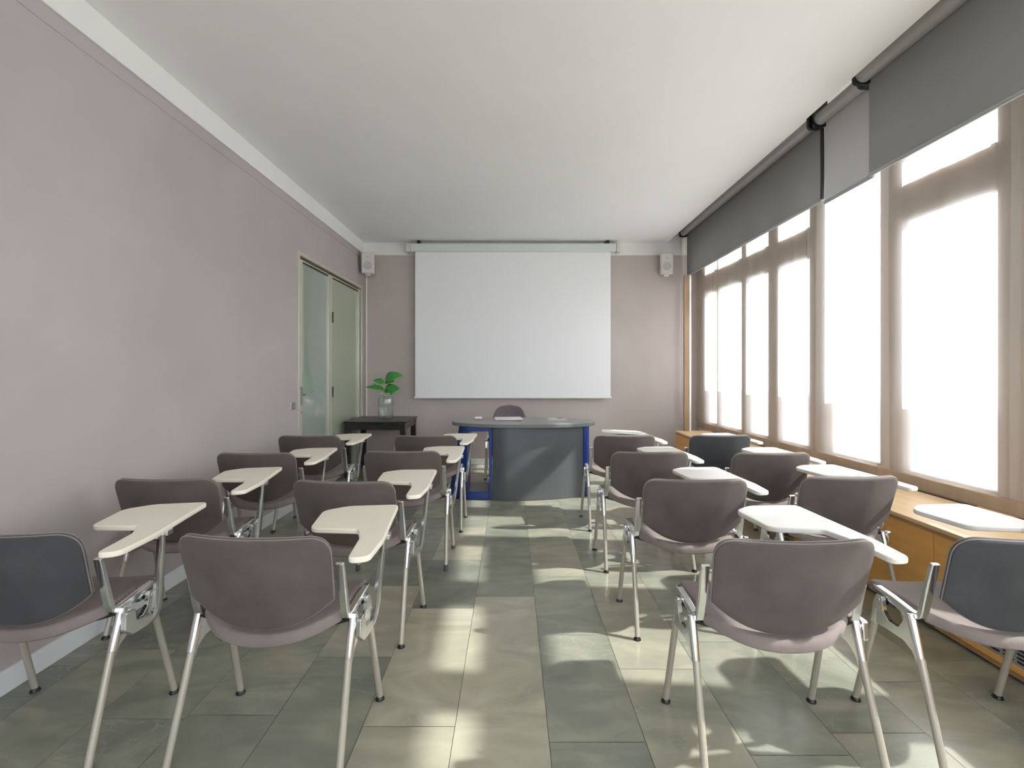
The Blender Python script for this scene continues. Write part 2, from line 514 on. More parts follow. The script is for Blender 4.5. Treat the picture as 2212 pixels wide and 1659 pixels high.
# floor: slabs laid in columns with staggered joints
rng = random.Random(7)
bm = bmesh.new()
lt = bm.faces.layers.float.new('tone'); lr = bm.faces.layers.float.new('rnd')
base = [bm.verts.new(v) for v in ((XL - .1, YR - .1, -.004), (2.9, YR - .1, -.004), (2.9, YB + .1, -.004), (XL - .1, YB + .1, -.004))]
f = bm.faces.new(base); f.material_index = 1
known = {  # column -> (a joint, [(y from, tone)...])
    0: (2.63, {0: .70, 1: .36, 2: .45, -1: .66}),
    -1: (1.67, {0: .72, 1: .86 - .1, 2: .25, 3: .62, -1: .68}),
    -2: (2.076, {0: .62, 1: .18, 2: .3, -1: .22}),
    1: (2.89, {0: .52, -1: .38, 1: .5}),
}
joints = {0: [1.34, 2.63, 3.92, 4.57], -1: [1.02, 1.67, 2.50, 3.136, 3.79, 4.42], -2: [.8, 1.42, 2.076, 2.76, 3.40, 4.05], 1: [.95, 1.6, 2.25, 2.89, 3.53, 4.2]}
tones = {0: [.62, .72, .34, .50, .48], -1: [.62, .64, .72, .24, .60, .44, .5], -2: [.36, .32, .28, .58, .20, .36, .45], 1: [.40, .28, .32, .36, .60, .52, .5]}
for col in range(-7, 9):
    x0 = -.2 + .3276 * col; x1 = x0 + .3276
    x0 = max(x0, XL - .05)
    if x1 < XL: continue
    js = joints.get(col)
    if js is None:
        y = 5.2 + rng.random() * .6; js = []
        while y > -3:
            js.append(y); y -= rng.choice((.645, .645, .645, .80))
        js = sorted(js)
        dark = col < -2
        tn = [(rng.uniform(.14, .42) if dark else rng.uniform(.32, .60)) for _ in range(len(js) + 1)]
    else:
        tn = tones[col]
        js = list(js)
        y = js[0]
        while y > YR:
            y -= .645; js.insert(0, y); tn = [rng.uniform(.3, .7)] + tn
        y = js[-1]
        while y < YB - .4:
            y += .645; js.append(y); tn = tn + [rng.uniform(.3, .55)]
    ys = [YR - .1] + [j for j in js if YR < j < YB] + [YB + .1]
    off = len(js) - len([j for j in js if YR < j < YB])
    g = .0009
    nlow = len([j for j in js if j <= YR])
    for i in range(len(ys) - 1):
        a, b = ys[i], ys[i + 1]
        # split long slabs so every face stays simple
        vs = [bm.verts.new(v) for v in ((x0 + g, a + g, 0), (x1 - g, a + g, 0), (x1 - g, b - g, 0), (x0 + g, b - g, 0))]
        f = bm.faces.new(vs)
        f[lt] = tn[min(i + nlow, len(tn) - 1)]
        f[lr] = rng.random()
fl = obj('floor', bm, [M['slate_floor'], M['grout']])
struct(fl)

bm = bmesh.new()
box(bm, XL - .15, XL, YR, 4.377, 0, 3.4)                      # wall up to the door
box(bm, XL - .15, XL, 6.28, YB, 0, 3.4)
box(bm, XL - .15, XL, 4.377, 6.28, 2.37, 3.4)
struct(obj('wall_left', bm, M['wall']))
bm = bmesh.new(); box(bm, XL - .15, 2.95, YB, YB + .15, 0, 3.4)
struct(obj('wall_back', bm, M['wall_back']))
bm = bmesh.new()
box(bm, XL - .15, -1.5, YR - .15, YR, 0, 3.4); box(bm, 1.9, 2.95, YR - .15, YR, 0, 3.4)
box(bm, -1.5, 1.9, YR - .15, YR, 0, .85); box(bm, -1.5, 1.9, YR - .15, YR, 2.75, 3.4)
struct(obj('wall_rear', bm, M['white_paint']))
wr = bpy.data.objects.new('window_20', None); C.objects.link(wr); struct(wr)  # added unseen window, daylight fill for the chair backs
bm = bmesh.new()
for a_, b_ in ((-1.5, -1.44), (-.40, -.34), (.76, .82), (1.84, 1.9)):
    box(bm, a_, b_, YR - .09, YR - .03, .85, 2.75)
box(bm, -1.5, 1.9, YR - .09, YR - .03, .85, .91); box(bm, -1.5, 1.9, YR - .09, YR - .03, 2.69, 2.75)
obj('window_frame', bm, M['beige_wood'], wr)
bm = bmesh.new(); box(bm, -1.44, 1.84, YR - .064, YR - .058, .91, 2.69)
obj('window_pane', bm, M['pane'], wr)
# ceiling slab with slanting edge, raised recess beyond it
bm = bmesh.new()
prism(bm, [(XL, YR), (xedge(YR), YR), (xedge(YB), YB), (XL, YB)], ZC, ZC + .28)
prism(bm, [(xedge(YR) - .02, YR), (2.95, YR), (2.95, YB), (xedge(YB) - .02, YB)], ZC + .25, ZC + .4)
struct(obj('ceiling', bm, M['ceiling']))
# white painted bands
bm = bmesh.new(); box(bm, XL, XL + .012, YR, YB, 2.815, ZC)
struct(obj('trim_1', bm, M['white_paint'], bevel=.002))
bm = bmesh.new(); box(bm, XL, 2.52, YB - .012, YB, 2.80, ZC); box(bm, 2.088, 2.52, YB - .012, YB, ZC + .001, ZC + .249)
struct(obj('trim_2', bm, M['white_paint'], bevel=.002))
# hairline plaster ridge on the left wall
bm = bmesh.new()
pts = []
y = .9
while y < 6.3:
    pts.append((XL + .001, y, 2.742 + rng.uniform(-.003, .003))); y += .09
tube(bm, pts, .0035, 6)
struct(obj('trim_3', bm, M['wall'], smooth=True))
# skirting boards
bm = bmesh.new()
extrude_x(bm, [(YR, 0), (4.372, 0), (4.372, .09), (YR, .09)], XL, XL + .018)
struct(obj('baseboard_left', bm, M['skirting'], bevel=.003))
bm = bmesh.new(); box(bm, XL + .02, 2.3, YB - .018, YB, 0, .078)
struct(obj('baseboard_back', bm, M['skirting'], bevel=.003))

# window wall: solid strips under and over the openings
def strip(bm, y0, y1, d0, d1, z0, z1, fx=xwin):
    prism(bm, [(fx(y0) + d0, y0), (fx(y0) + d1, y0), (fx(y1) + d1, y1), (fx(y1) + d0, y1)], z0, z1)
bm = bmesh.new()
strip(bm, YR, YB, .0, .16, 0, .575)
strip(bm, YR, YB, .0, .16, 2.80, 3.4)
struct(obj('wall_right', bm, M['white_paint']))
# piers between the windows
OPEN = [(6.06, 5.775), (5.725, 5.20), (5.07, 4.69), (4.52, 4.07), (3.85, 3.32), (3.14, 2.54), (2.28, 1.70), (1.50, .70), (.52, -.25), (-.45, -1.25), (-1.45, -2.2)]
edges = [YB] + [v for w in OPEN for v in w] + [YR]
k = 4
for i in range(0, len(edges), 2):
    bm = bmesh.new(); strip(bm, edges[i], edges[i + 1], -.008, .04, .575, 2.80)
    struct(obj('trim_%d' % k, bm, M['beige_wood'], bevel=.004)); k += 1
for n, (a, b) in enumerate(OPEN, 1):
    e = bpy.data.objects.new('window_%d' % n, None); C.objects.link(e); struct(e)
    bm = bmesh.new(); w = .022
    strip(bm, a, a - w, .005, .045, .575, 2.80); strip(bm, b + w, b, .005, .045, .575, 2.80)
    strip(bm, a - w, b + w, .005, .045, .575, .575 + w); strip(bm, a - w, b + w, .005, .045, 2.80 - w, 2.80)
    obj('window_frame', bm, M['beige_wood'], e)
    if n not in (5,):
        bm = bmesh.new(); strip(bm, a - w, b + w, -.006, .04, 2.24, 2.50)
        obj('transom', bm, M['beige_wood'], e, bevel=.004)
    bm = bmesh.new()
    zs = [(1.05, 2.778)] if n == 5 else [(1.05, 2.24), (2.50, 2.778)]
    for z0, z1 in zs:
        strip(bm, a - w, b + w, .02, .026, z0, z1)
    obj('window_pane', bm, M['pane'], e)
    bm = bmesh.new(); strip(bm, a - w, b + w, .02, .026, .597, 1.05)  # added diffuser, keeps direct sun off the floor along the cabinet
    obj('sun_diffuser_pane', bm, M['sun_diffuser'], e)

# ------------------------------------------------------------------ radiator cabinet under the windows
XCF = 2.045; ZT = .51; YCE = 5.885
cab = thing('radiator_cabinet', 'long honey-coloured wooden radiator cabinet under the curtained windows', 'cabinet', (XCF, YCE, 0))
cab.location = (0, 0, 0)
def xin(y): return xwin(y) - .005
bm = bmesh.new()
prism(bm, [(XCF - .012, YR), (xin(YR), YR), (xin(YCE), YCE), (XCF - .012, YCE)], ZT - .022, ZT)
obj('cabinet_top', bm, M['wood_top'], cab, bevel=.005)
bm = bmesh.new()
box(bm, XCF - .004, XCF + .03, YR, YCE - .02, ZT - .04, ZT - .0225)
obj('edge_strip', bm, M['wood_edge'], cab)
seams = [YCE - .02, 4.9, 4.05, 3.2, 2.288, 1.35, .4, -.6, -1.6, YR]
for a, b in zip(seams[:-1], seams[1:]):
    has = (b < 1.4 and a > 1.0) or (2.2 < a < 2.4)
    bm = bmesh.new()
    if 2.2 < a < 2.4:      # panel with the vent opening below
        box(bm, XCF, XCF + .018, b + .0015, a - .0015, .262, ZT - .041)
        box(bm, XCF, XCF + .018, b + .0015, a - .0015, .035, .062)
        box(bm, XCF, XCF + .018, 2.105, a - .0015, .062, .262)
    else:
        box(bm, XCF, XCF + .018, b + .0015, a - .0015, .035, ZT - .041)
    obj('front_panel', bm, M['wood'], cab, bevel=.0015)
bm = bmesh.new(); box(bm, XCF - .004, XCF + .012, YR, YCE - .02, .016, .034)
obj('bottom_rail', bm, M['wood_edge'], cab)
bm = bmesh.new(); box(bm, XCF + .04, XCF + .06, YR, YCE - .03, 0, .03)
obj('plinth', bm, M['black'], cab)
bm = bmesh.new(); box(bm, XCF + .0, xin(YCE) - .02, YCE - .018, YCE, 0.02, ZT - .0225)
obj('end_panel', bm, M['wood'], cab, bevel=.003)
# vent plate with rounded slots
bm = bmesh.new()
box(bm, XCF + .004, XCF + .008, 1.352, 2.104, .063, .260)
for f in bm.faces: f.material_index = 0
row = 0
z = .080
while z < .25:
    y = 1.37 + (.0 if row % 2 == 0 else .0)
    while y < 2.04:
        r = .0045; L = .036
        pts = []
        for i in range(7):
            a = math.pi * (i / 6) - math.pi / 2
            pts.append((y + L + r * math.cos(a) , z + r * math.sin(a)))
        for i in range(7):
            a = math.pi * (i / 6) + math.pi / 2
            pts.append((y + r * math.cos(a), z + r * math.sin(a)))
        fc = bm.faces.new([bm.verts.new((XCF + .0036, p, q)) for p, q in pts]); fc.material_index = 1
        y += .056
    z += .0165; row += 1
o = obj('vent_plate', bm, [M['vent_metal'], M['black']], cab)
o['label'] = 'grey slotted metal vent plate'
# dark air slot in the top
bm = bmesh.new()
for a, b in ((5.72, 5.2), (4.9, 4.2), (3.9, 3.35), (3.15, 2.6), (2.4, 1.7)):
    strip(bm, a, b, -.10, -.065, ZT + .0005, ZT + .003)
obj('air_slot', bm, M['black'], cab)
bm = bmesh.new(); strip(bm, YR, 6.25, -.045, -.006, ZT, .585)
struct(obj('trim_20', bm, M['beige_wood'], bevel=.004))

# boards closing the curtain niche at the far end
bm = bmesh.new(); box(bm, 2.14, 2.203, 5.852, 5.88, ZT, 2.44)
struct(obj('trim_21', bm, M['brown_wood'], bevel=.002))
bm = bmesh.new(); box(bm, 2.204, 2.226, 5.85, 5.875, ZT, 2.44)
struct(obj('trim_22', bm, M['frame_white'], bevel=.002))

# ------------------------------------------------------------------ curtains
def curtain(y0, y1, label, seed, off=0.0, amp=.005):
    rg = random.Random(seed)
    ph = [rg.uniform(0, 6.28) for _ in range(4)]
    bm = bmesh.new()
    n = int(abs(y0 - y1) / .012) + 2
    zs = [.587, .7, 1.0, 1.4, 1.8, 2.2, 2.6, 2.85]
    rows = []
    for z in zs:
        rr = []
        fade = 1.0 - .35 * (z / 2.85)
        for i in range(n + 1):
            y = y0 + (y1 - y0) * i / n
            d = amp * fade * (math.sin(y * 17 + ph[0] + .3 * z) + .6 * math.sin(y * 31 + ph[1]) + .35 * math.sin(y * 58 + ph[2] + z))
            rr.append(bm.verts.new((xcur(y) + off + d, y + .006 * math.sin(2 * z + ph[3]), z)))
        rows.append(rr)
    for a, b in zip(rows[:-1], rows[1:]):
        for i in range(n):
            bm.faces.new((a[i], a[i + 1], b[i + 1], b[i]))
    o = obj('curtain', bm, M['sheer'], smooth=True)
    return tag(o, label, 'curtain', 'sheer curtains along the window wall')
curtain(6.29, 5.84, 'narrow sheer white curtain panel at the far end beside the back wall', 1, 0, .004)
curtain(5.83, 4.03, 'wide sheer white curtain crossed by two wooden posts behind it, over the far cabinet', 2, .004)
curtain(4.06, 3.22, 'sheer white curtain panel without any crossbar shadow, between two grey folds', 3, -.008, .009)
curtain(3.26, 2.42, 'sheer white curtain nearest the camera with a dark crossbar showing through its top', 4, .004)
curtain(2.46, 1.2, 'sheer brownish shaded curtain at the near end, partly cut by the frame', 5, -.008)
curtain(1.22, -.6, 'sheer white curtain beside the camera position', 6, .01)
curtain(-.58, -2.25, 'sheer white curtain at the rear of the room', 7)

# ------------------------------------------------------------------ roller blinds
def blind(label, y0, y1, tx0, tx1, fx0, fx1, zb, m, rt=.045, caps=True, cord=False):
    """y0 far end, y1 near end; tube x at both ends; fabric x at both ends"""
    b = thing('roller_blind', label, 'blind', (0, 0, 0), group='roller blinds over the windows')
    zt = 3.07
    bm = bmesh.new(); tube(bm, [(tx0, y0, zt), (tx1, y1, zt)], rt, 24)
    obj('roller', bm, M['blind_tube'], b, smooth=True)
    bm = bmesh.new()
    n = 12
    lo = []; hi = []
    for i in range(n + 1):
        s = i / n; y = y0 + (y1 - y0) * s
        x = fx0 + (fx1 - fx0) * s
        lo.append((x, y, zb)); hi.append((x, y, zt))
    for i in range(n):
        vs = [bm.verts.new(v) for v in (lo[i], lo[i + 1], hi[i + 1], hi[i])]
        bm.faces.new(vs)
    bmesh.ops.remove_doubles(bm, verts=bm.verts, dist=1e-5)
    o = obj('blind_fabric', bm, m, b)
    bm = bmesh.new(); tube(bm, [(fx0, y0 + .001, zb - .004), (fx1, y1, zb - .004)], (.009, .013), 12)
    obj('bottom_bar', bm, M['vent_metal'], b, smooth=True)
    for s, y in ((0, y0), (1, y1)):
        x = tx0 + (tx1 - tx0) * s
        bm = bmesh.new()
        prof = round_poly([(x - .052, 3.012, .03), (x + .05, 3.012, .03), (x + .05, 3.2, 0), (x - .052, 3.2, 0)])
        d = .012
        va = [bm.verts.new((p.x, y - d, p.y)) for p in prof]; vb = [bm.verts.new((p.x, y + d, p.y)) for p in prof]
        bm.faces.new(va); bm.faces.new(vb[::-1])
        for i in range(len(prof)):
            j = (i + 1) % len(prof); bm.faces.new((va[i], vb[i], vb[j], va[j]))
        obj('bracket', bm, M['black'], b)
    if cord:
        bm = bmesh.new(); box(bm, fx1 - .016, fx1 + .004, y1 - .018, y1 - .004, zb, zt); obj('side_seal', bm, M['black'], b)
        bm = bmesh.new()
        cx, cy = tx0 - .02, y0 + .045
        pts = [(cx, cy, 3.1), (cx - .008, cy, 1.6), (cx - .004, cy, .56), (cx + .008, cy, .53), (cx + .02, cy, .56), (cx + .022, cy, 1.6), (cx + .016, cy, 3.1)]
        tube(bm, pts, .0028, 6)
        o = obj('pull_cord', bm, M['frame'], b, smooth=True)
    return b
blind('grey roller blind half lowered over the far windows beside the back wall', 6.22, 3.44, 2.262, 2.208, 2.312, 2.262, 2.505, M['blind'], cord=True)
blind('lighter grey roller blind in the middle, only a short width showing', 3.408, 2.94, 2.222, 2.21, 2.262, 2.252, 2.475, M['blind_light'])
blind('large grey roller blind nearest the camera, overlapping the lighter one', 2.90, -.5, 2.15, 2.175, 2.195, 2.205, 2.462, M['blind'], rt=.05)
b4 = None

# ------------------------------------------------------------------ glazed doors on the left wall
def door_leaf(n, y0, y1, glass, stile=.05, hardware=True):
    e = bpy.data.objects.new('door_%d' % n, None); C.objects.link(e); struct(e)
    z0, z1 = .008, 2.315
    xf = XL - .03
    bm = bmesh.new()
    box(bm, xf - .02, xf + .018, y0, y0 + stile, z0, z1)
    box(bm, xf - .02, xf + .018, y1 - stile * .6, y1, z0, z1)
    box(bm, xf - .02, xf + .018, y0 + stile, y1 - stile * .6, z1 - .014, z1)
    box(bm, xf - .02, xf + .018, y0 + stile, y1 - stile * .6, z0, z0 + .05)
    obj('door_frame', bm, M['frame'], e, bevel=.002)
    bm = bmesh.new(); box(bm, xf - .004, xf + .004, y0 + stile, y1 - stile * .6, z0 + .05, z1 - .014)
    obj('door_glass', bm, glass, e)
    bm = bmesh.new()
    box(bm, xf + .004, xf + .008, y0 + stile, y1 - stile * .6, z1 - .028, z1 - .014)
    obj('seal', bm, M['black'], e)
    return e
d1 = door_leaf(1, 4.445, 5.205, M['frost1'], .07)
d2 = door_leaf(2, 5.215, 6.205, M['frost2'], .05)
xf = XL - .012
# lever handle
bm = bmesh.new()
box(bm, xf, xf + .008, 4.462, 4.498, .93, 1.10)
tube(bm, [(xf, 4.48, 1.03), (xf + .05, 4.48, 1.03), (xf + .056, 4.50, 1.03), (xf + .056, 4.57, 1.034), (xf + .054, 4.62, 1.048)], .009, 10)
obj('door_handle', bm, M['steel'], d1, smooth=True)
bm = bmesh.new(); box(bm, xf + .008, xf + .010, 4.475, 4.485, .85, .87); obj('keyhole', bm, M['black'], d1)
for z in (1.85, 1.02):
    bm = bmesh.new(); box(bm, xf, xf + .012, 5.255, 5.272, z - .06, z + .06)
    obj('hinge', bm, M['black'], d2, bevel=.003)
# outer frame
bm = bmesh.new()
x0, x1 = XL - .06, XL + .012
box(bm, x0, x1, 4.377, 4.41, 0, 2.375); box(bm, x0, x1 - .01, 4.41, 4.425, 0, 2.345)
box(bm, x0, x1, 6.235, 6.28, 0, 2.375); box(bm, x0, x1, 4.41, 6.235, 2.335, 2.375)
struct(obj('trim_23', bm, M['frame'], bevel=.003))
bm = bmesh.new(); box(bm, XL - .1, XL - .07, 4.38, 6.28, 0, 2.37)
struct(obj('trim_24', bm, M['black']))

# switch plate
sw = thing('light_switch', 'small framed light switch on the wall beside the glass door', 'switch', (XL, 4.283, .94))
bm = bmesh.new(); box(bm, 0, .008, -.05, .05, -.036, .036); obj('plate', bm, M['steel'], sw, bevel=.003)
bm = bmesh.new(); box(bm, .008, .011, -.03, .032, -.024, .024); obj('switch_key', bm, M['switch_grey'], sw, bevel=.001)

# ------------------------------------------------------------------ projector screen
ps = thing('projection_screen', 'large white pull-down projection screen on the back wall', 'screen', (.0, 6.24, 0))
def X(u, y): return (u - 1105) / F * y
def Z(v, y): return 1.26 + (800 - v) / F * y
ys = 6.24
bm = bmesh.new(); box(bm, X(888, ys), X(1330, ys), -.05, .05, Z(545, ys), Z(527.5, ys))
obj('screen_case', bm, M['screen_case'], ps, bevel=.012, seg=3)
for u0, u1 in ((879, 888), (1330, 1339)):
    bm = bmesh.new(); box(bm, X(u0, ys), X(u1, ys), -.055, .055, Z(546, ys), Z(527, ys))
    obj('end_cap', bm, M['speaker'], ps, bevel=.006)
bm = bmesh.new(); box(bm, X(897, ys), X(1319, ys), -.003, .003, Z(857, ys), Z(544, ys))
obj('screen_fabric', bm, M['screen'], ps)
bm = bmesh.new(); box(bm, X(895, ys), X(1321.5, ys), -.012, .012, Z(860.5, ys), Z(857, ys))
obj('weight_bar', bm, M['frame_white'], ps, bevel=.003)
for u in (905, 1312):
    bm = bmesh.new(); box(bm, X(u, ys) - .02, X(u, ys) + .02, -.03, .078, Z(527, ys), ZC - .001)
    obj('ceiling_bracket', bm, M['black'], ps)

# ------------------------------------------------------------------ speakers
def speaker(label, loc, rz, tilt):
    s = thing('wall_speaker', label, 'speaker', loc, rz, 'wall speakers')
    s.rotation_euler = (tilt, 0, rz)
    w, d, h = .085, .07, .135
    bm = bmesh.new()
    plan = round_poly([(-w * .72, d, .02), (-w, -d * .5, .03), (-w * .85, -d, .02), (w * .85, -d, .02), (w, -d * .5, .03), (w * .72, d, .02)], 4)
    prism(bm, [(p.x, p.y) for p in plan], -h, h)
    obj('cabinet', bm, M['speaker'], s, smooth=True, bevel=.01, seg=3)
    bm = bmesh.new()
    pl = round_poly([(-w * .78, -h * .92, .02), (w * .78, -h * .92, .02), (w * .78, h * .92, .02), (-w * .78, h * .92, .02)], 5)
    va = [bm.verts.new((p.x, -d - .004, p.y)) for p in pl]; vb = [bm.verts.new((p.x, -d + .004, p.y)) for p in pl]
    bm.faces.new(va); bm.faces.new(vb)
    for i in range(len(pl)):
        j = (i + 1) % len(pl); bm.faces.new((va[i], vb[i], vb[j], va[j]))
    g = obj('front_grille', bm, M['speaker'], s)
    bm = bmesh.new()
    bmesh.ops.create_circle(bm, cap_ends=True, radius=.055, segments=32, matrix=Matrix.Translation((0, -d - .0055, -.035)) @ Matrix.Rotation(R(90), 4, 'X'))
    obj('woofer', bm, M['grille'], s)
    bm = bmesh.new()
    bmesh.ops.create_circle(bm, cap_ends=True, radius=.014, segments=20, matrix=Matrix.Translation((0, -d - .0055, .075)) @ Matrix.Rotation(R(90), 4, 'X'))
    obj('tweeter', bm, M['grille'], s)
    bm = bmesh.new(); box(bm, -.014, .014, -d - .0065, -d - .004, -.106, -.099); obj('badge', bm, M['plastic_white'], s)
    bm = bmesh.new()
    tube(bm, [(0, -.03, -h + .002), (0, -.02, -h - .02), (0, .04, -h - .024), (0, d + .04, -h + .02)], (.035, .008), 10)
    obj('bracket', bm, M['speaker'], s, smooth=True)
    return s
speaker('small ivory speaker high in the corner above the glass door', (-1.872, 6.15, 2.655), R(14), R(6))
speaker('small ivory speaker on the back wall near the roller blinds', (2.03, 6.2, 2.655), R(-10), R(6))

# cable duct in the corner
bm = bmesh.new(); box(bm, XL + .035, XL + .05, YB - .014, YB, .08, 2.55)
struct(obj('trim_25', bm, M['white_paint'], bevel=.002))

# ------------------------------------------------------------------ teacher's desk
DX, DY = .125, 4.872
dk = thing('teacher_desk', "grey oval-topped teacher's desk with blue side panels and curved front", 'desk', (DX, DY, 0))
bm = bmesh.new()
n = 96
pl = []
for i in range(n):
    a = 2 * math.pi * i / n
    c, s = math.cos(a), math.sin(a)
    e = 2 / 2.25
    pl.append((.735 * math.copysign(abs(c) ** e, c), .355 * math.copysign(abs(s) ** e, s)))
prism(bm, pl, .706, .740)
o = obj('desk_top', bm, M['desk_top'], dk, smooth=True, bevel=.004)
# curved front panel
x0, x1 = -.31, .595
def yfront(x): return -.325 + .17 * ((x + .17) / .765) ** 2 if x > -.17 else -.325 + .05 * ((x + .17) / .14) ** 2
bm = bmesh.new()
outer = [(x0 + (x1 - x0) * i / 24, yfront(x0 + (x1 - x0) * i / 24)) for i in range(25)]
inner = [(x, y + .02) for x, y in outer[::-1]]
prism(bm, outer + inner, .004, .706)
o = obj('front_panel', bm, M['desk_grey'], dk, smooth=True)
# blue columns, right side
bm = bmesh.new()
pl = [(.595, -.165), (.615, -.155), (.635, -.13), (.645, -.09), (.645, -.03), (.60, -.03), (.60, -.10), (.585, -.14)]
prism(bm, pl, .004, .706)
obj('corner_column', bm, M['blue'], dk, smooth=True)
bm = bmesh.new()
pl = [(.650, -.02), (.672, .0), (.682, .04), (.682, .16), (.66, .22), (.63, .22), (.63, -.02)]
prism(bm, pl, .004, .706)
obj('side_panel', bm, M['blue'], dk, smooth=True)
# blue open pedestal, left side
bm = bmesh.new()
box(bm, -.345, -.315, -.275, -.245, .004, .706); obj('post', bm, M['blue'], dk, bevel=.003)
bm = bmesh.new(); box(bm, -.56, -.345, -.275, -.25, .004, .075); obj('bottom_rail', bm, M['blue'], dk, bevel=.003)
bm = bmesh.new(); box(bm, -.56, -.345, -.275, -.25, .665, .706); obj('top_rail', bm, M['blue'], dk, bevel=.003)
bm = bmesh.new(); box(bm, -.56, -.35, -.25, .15, .06, .075); obj('shelf', bm, M['desk_top'], dk)
bm = bmesh.new()
pl0 = [(-.565, -.275), (-.565, .2), (-.70, .2), (-.755, .05), (-.755, -.10), (-.69, -.235)]
pl1 = [(-.55, -.275), (-.55, .15), (-.60, .15), (-.655, .05), (-.655, -.08), (-.60, -.215)]
lo = [bm.verts.new((x, y, .004)) for x, y in pl0]; hi = [bm.verts.new((x, y, .706)) for x, y in pl1]
bm.faces.new(lo); bm.faces.new(hi)
for i in range(6):
    j = (i + 1) % 6; bm.faces.new((lo[i], lo[j], hi[j], hi[i]))
obj('side_panel', bm, M['blue'], dk, bevel=.006)
bm = bmesh.new(); box(bm, -.355, .63, .14, .16, .35, .706); obj('modesty_panel', bm, M['blue'], dk)
bm = bmesh.new()
lathe(bm, [(0, .7405), (.03, .7405), (.033, .743), (.025, .7445), (0, .7445)], .40, .27)
obj('cable_grommet', bm, M['black'], dk, smooth=True)

# things on the desk
bk = thing('paper_stack', 'flat stack of pale pink papers in the middle of the desk', 'papers', (.0, 4.98, .7405), R(2))
bk.location = (X(1098, 4.98), 4.98, .7405)
for i, (w, d, z0, z1, m, r) in enumerate(((.14, .10, 0, .003, 'black', 0), (.142, .10, .003, .010, 'paper', 1), (.138, .098, .010, .015, 'paper_white', -2), (.14, .099, .015, .021, 'paper', 3))):
    bm = bmesh.new(); box(bm, -w, w, -d, d, z0, z1)
    bmesh.ops.rotate(bm, verts=bm.verts, matrix=Matrix.Rotation(R(r), 3, 'Z'))
    obj(('binder', 'papers', 'papers', 'papers')[i], bm, M[m], bk, bevel=.001)
er = thing('board_eraser', 'small white and pink eraser block at the left end of the desk', 'eraser', (X(1033.5, 5.0), 5.0, .7405))
bm = bmesh.new(); box(bm, -.038, .038, -.022, .022, 0, .012); obj('felt', bm, M['pink_band'], er, bevel=.002)
bm = bmesh.new(); box(bm, -.037, .037, -.021, .021, .012, .028); obj('grip', bm, M['paper_white'], er, bevel=.005)

# ------------------------------------------------------------------ black side table, jar, plant
ZTB = .66
tb = thing('side_table', 'black wooden side table in the corner by the glass door', 'table', (0, 0, 0))
tx0, tx1, ty0, ty1 = XL + .02, -1.235, 5.51, 6.19
bm = bmesh.new(); box(bm, tx0, tx1, ty0, ty1, ZTB - .022, ZTB); obj('table_top', bm, M['dark_wood'], tb, bevel=.003)
L = .06
for (x, y) in ((tx0 + .012, ty0 + .012), (tx1 - L - .012, ty0 + .012), (tx0 + .012, ty1 - L - .012), (tx1 - L - .012, ty1 - L - .012)):
    bm = bmesh.new(); box(bm, x, x + L, y, y + L, 0, ZTB - .022); obj('leg', bm, M['dark_wood'], tb, bevel=.003)
for x0_, x1_, y0_, y1_ in ((tx0 + L + .012, tx1 - L - .012, ty0 + .018, ty0 + .04), (tx0 + L + .012, tx1 - L - .012, ty1 - .04, ty1 - .018),
                           (tx0 + .018, tx0 + .04, ty0 + L + .012, ty1 - L - .012), (tx1 - .04, tx1 - .018, ty0 + L + .012, ty1 - L - .012)):
    bm = bmesh.new(); box(bm, x0_, x1_, y0_, y1_, ZTB - .022 - .078, ZTB - .022); obj('apron', bm, M['dark_wood'], tb, bevel=.002)

JY = 5.845; JX = X(833, JY)
jr = thing('glass_jar', 'tall clear glass jar of water on the black side table', 'jar', (JX, JY, ZTB + .001))
bm = bmesh.new()
prof = [(0, .004), (.07, .004), (.086, .012), (.092, .03), (.0925, .24), (.088, .262), (.078, .275), (.079, .285), (.084, .29), (.084, .298), (.079, .302), (.084, .308), (.083, .322),
        (.079, .322), (.075, .300), (.074, .276), (.083, .262), (.0885, .24), (.088, .03), (.08, .016), (0, .014)]
lathe(bm, prof, seg=40)
obj('jar_body', bm, M['jar'], jr, smooth=True)

def leafmesh(bm, base, tip, width, up, droop=.25, n=10, uvl=None, fold=.25):
    base = Vector(base); tip = Vector(tip)
    d = tip - base; Lh = d.length; t = d.normalized()
    up = Vector(up); side = t.cross(up).normalized(); nn = side.cross(t).normalized()
    rows = []
    for i in range(n + 1):
        s = i / n
        w = width * math.sin(math.pi * min(1, s ** .8)) ** .75 * (1 - .25 * s) if 0 < s < 1 else .0015
        c = base + d * s + nn * (droop * Lh * (s - s * s) * 2)
        r = []
        for k in (-1, -.5, 0, .5, 1):
            p = c + side * (w * k) + nn * (fold * w * abs(k))
            r.append((bm.verts.new(p), (k * .5 + .5, s)))
        rows.append(r)
    for a, b in zip(rows[:-1], rows[1:]):
        for k in range(4):
            f = bm.faces.new((a[k][0], a[k + 1][0], b[k + 1][0], b[k][0]))
            for lp, uv in zip(f.loops, (a[k][1], a[k + 1][1], b[k + 1][1], b[k][1])):
                lp[uvl].uv = uv
pt = thing('leafy_cutting', 'green leafy plant cutting standing in the glass jar', 'plant', (JX, JY, ZTB + .03))
def PL(x, y, dy=0.0):   # zoomed photo coordinates -> local plant coordinates
    return Vector(((x - 670) / 1609, dy, (1150 - y) / 1609 - .03))
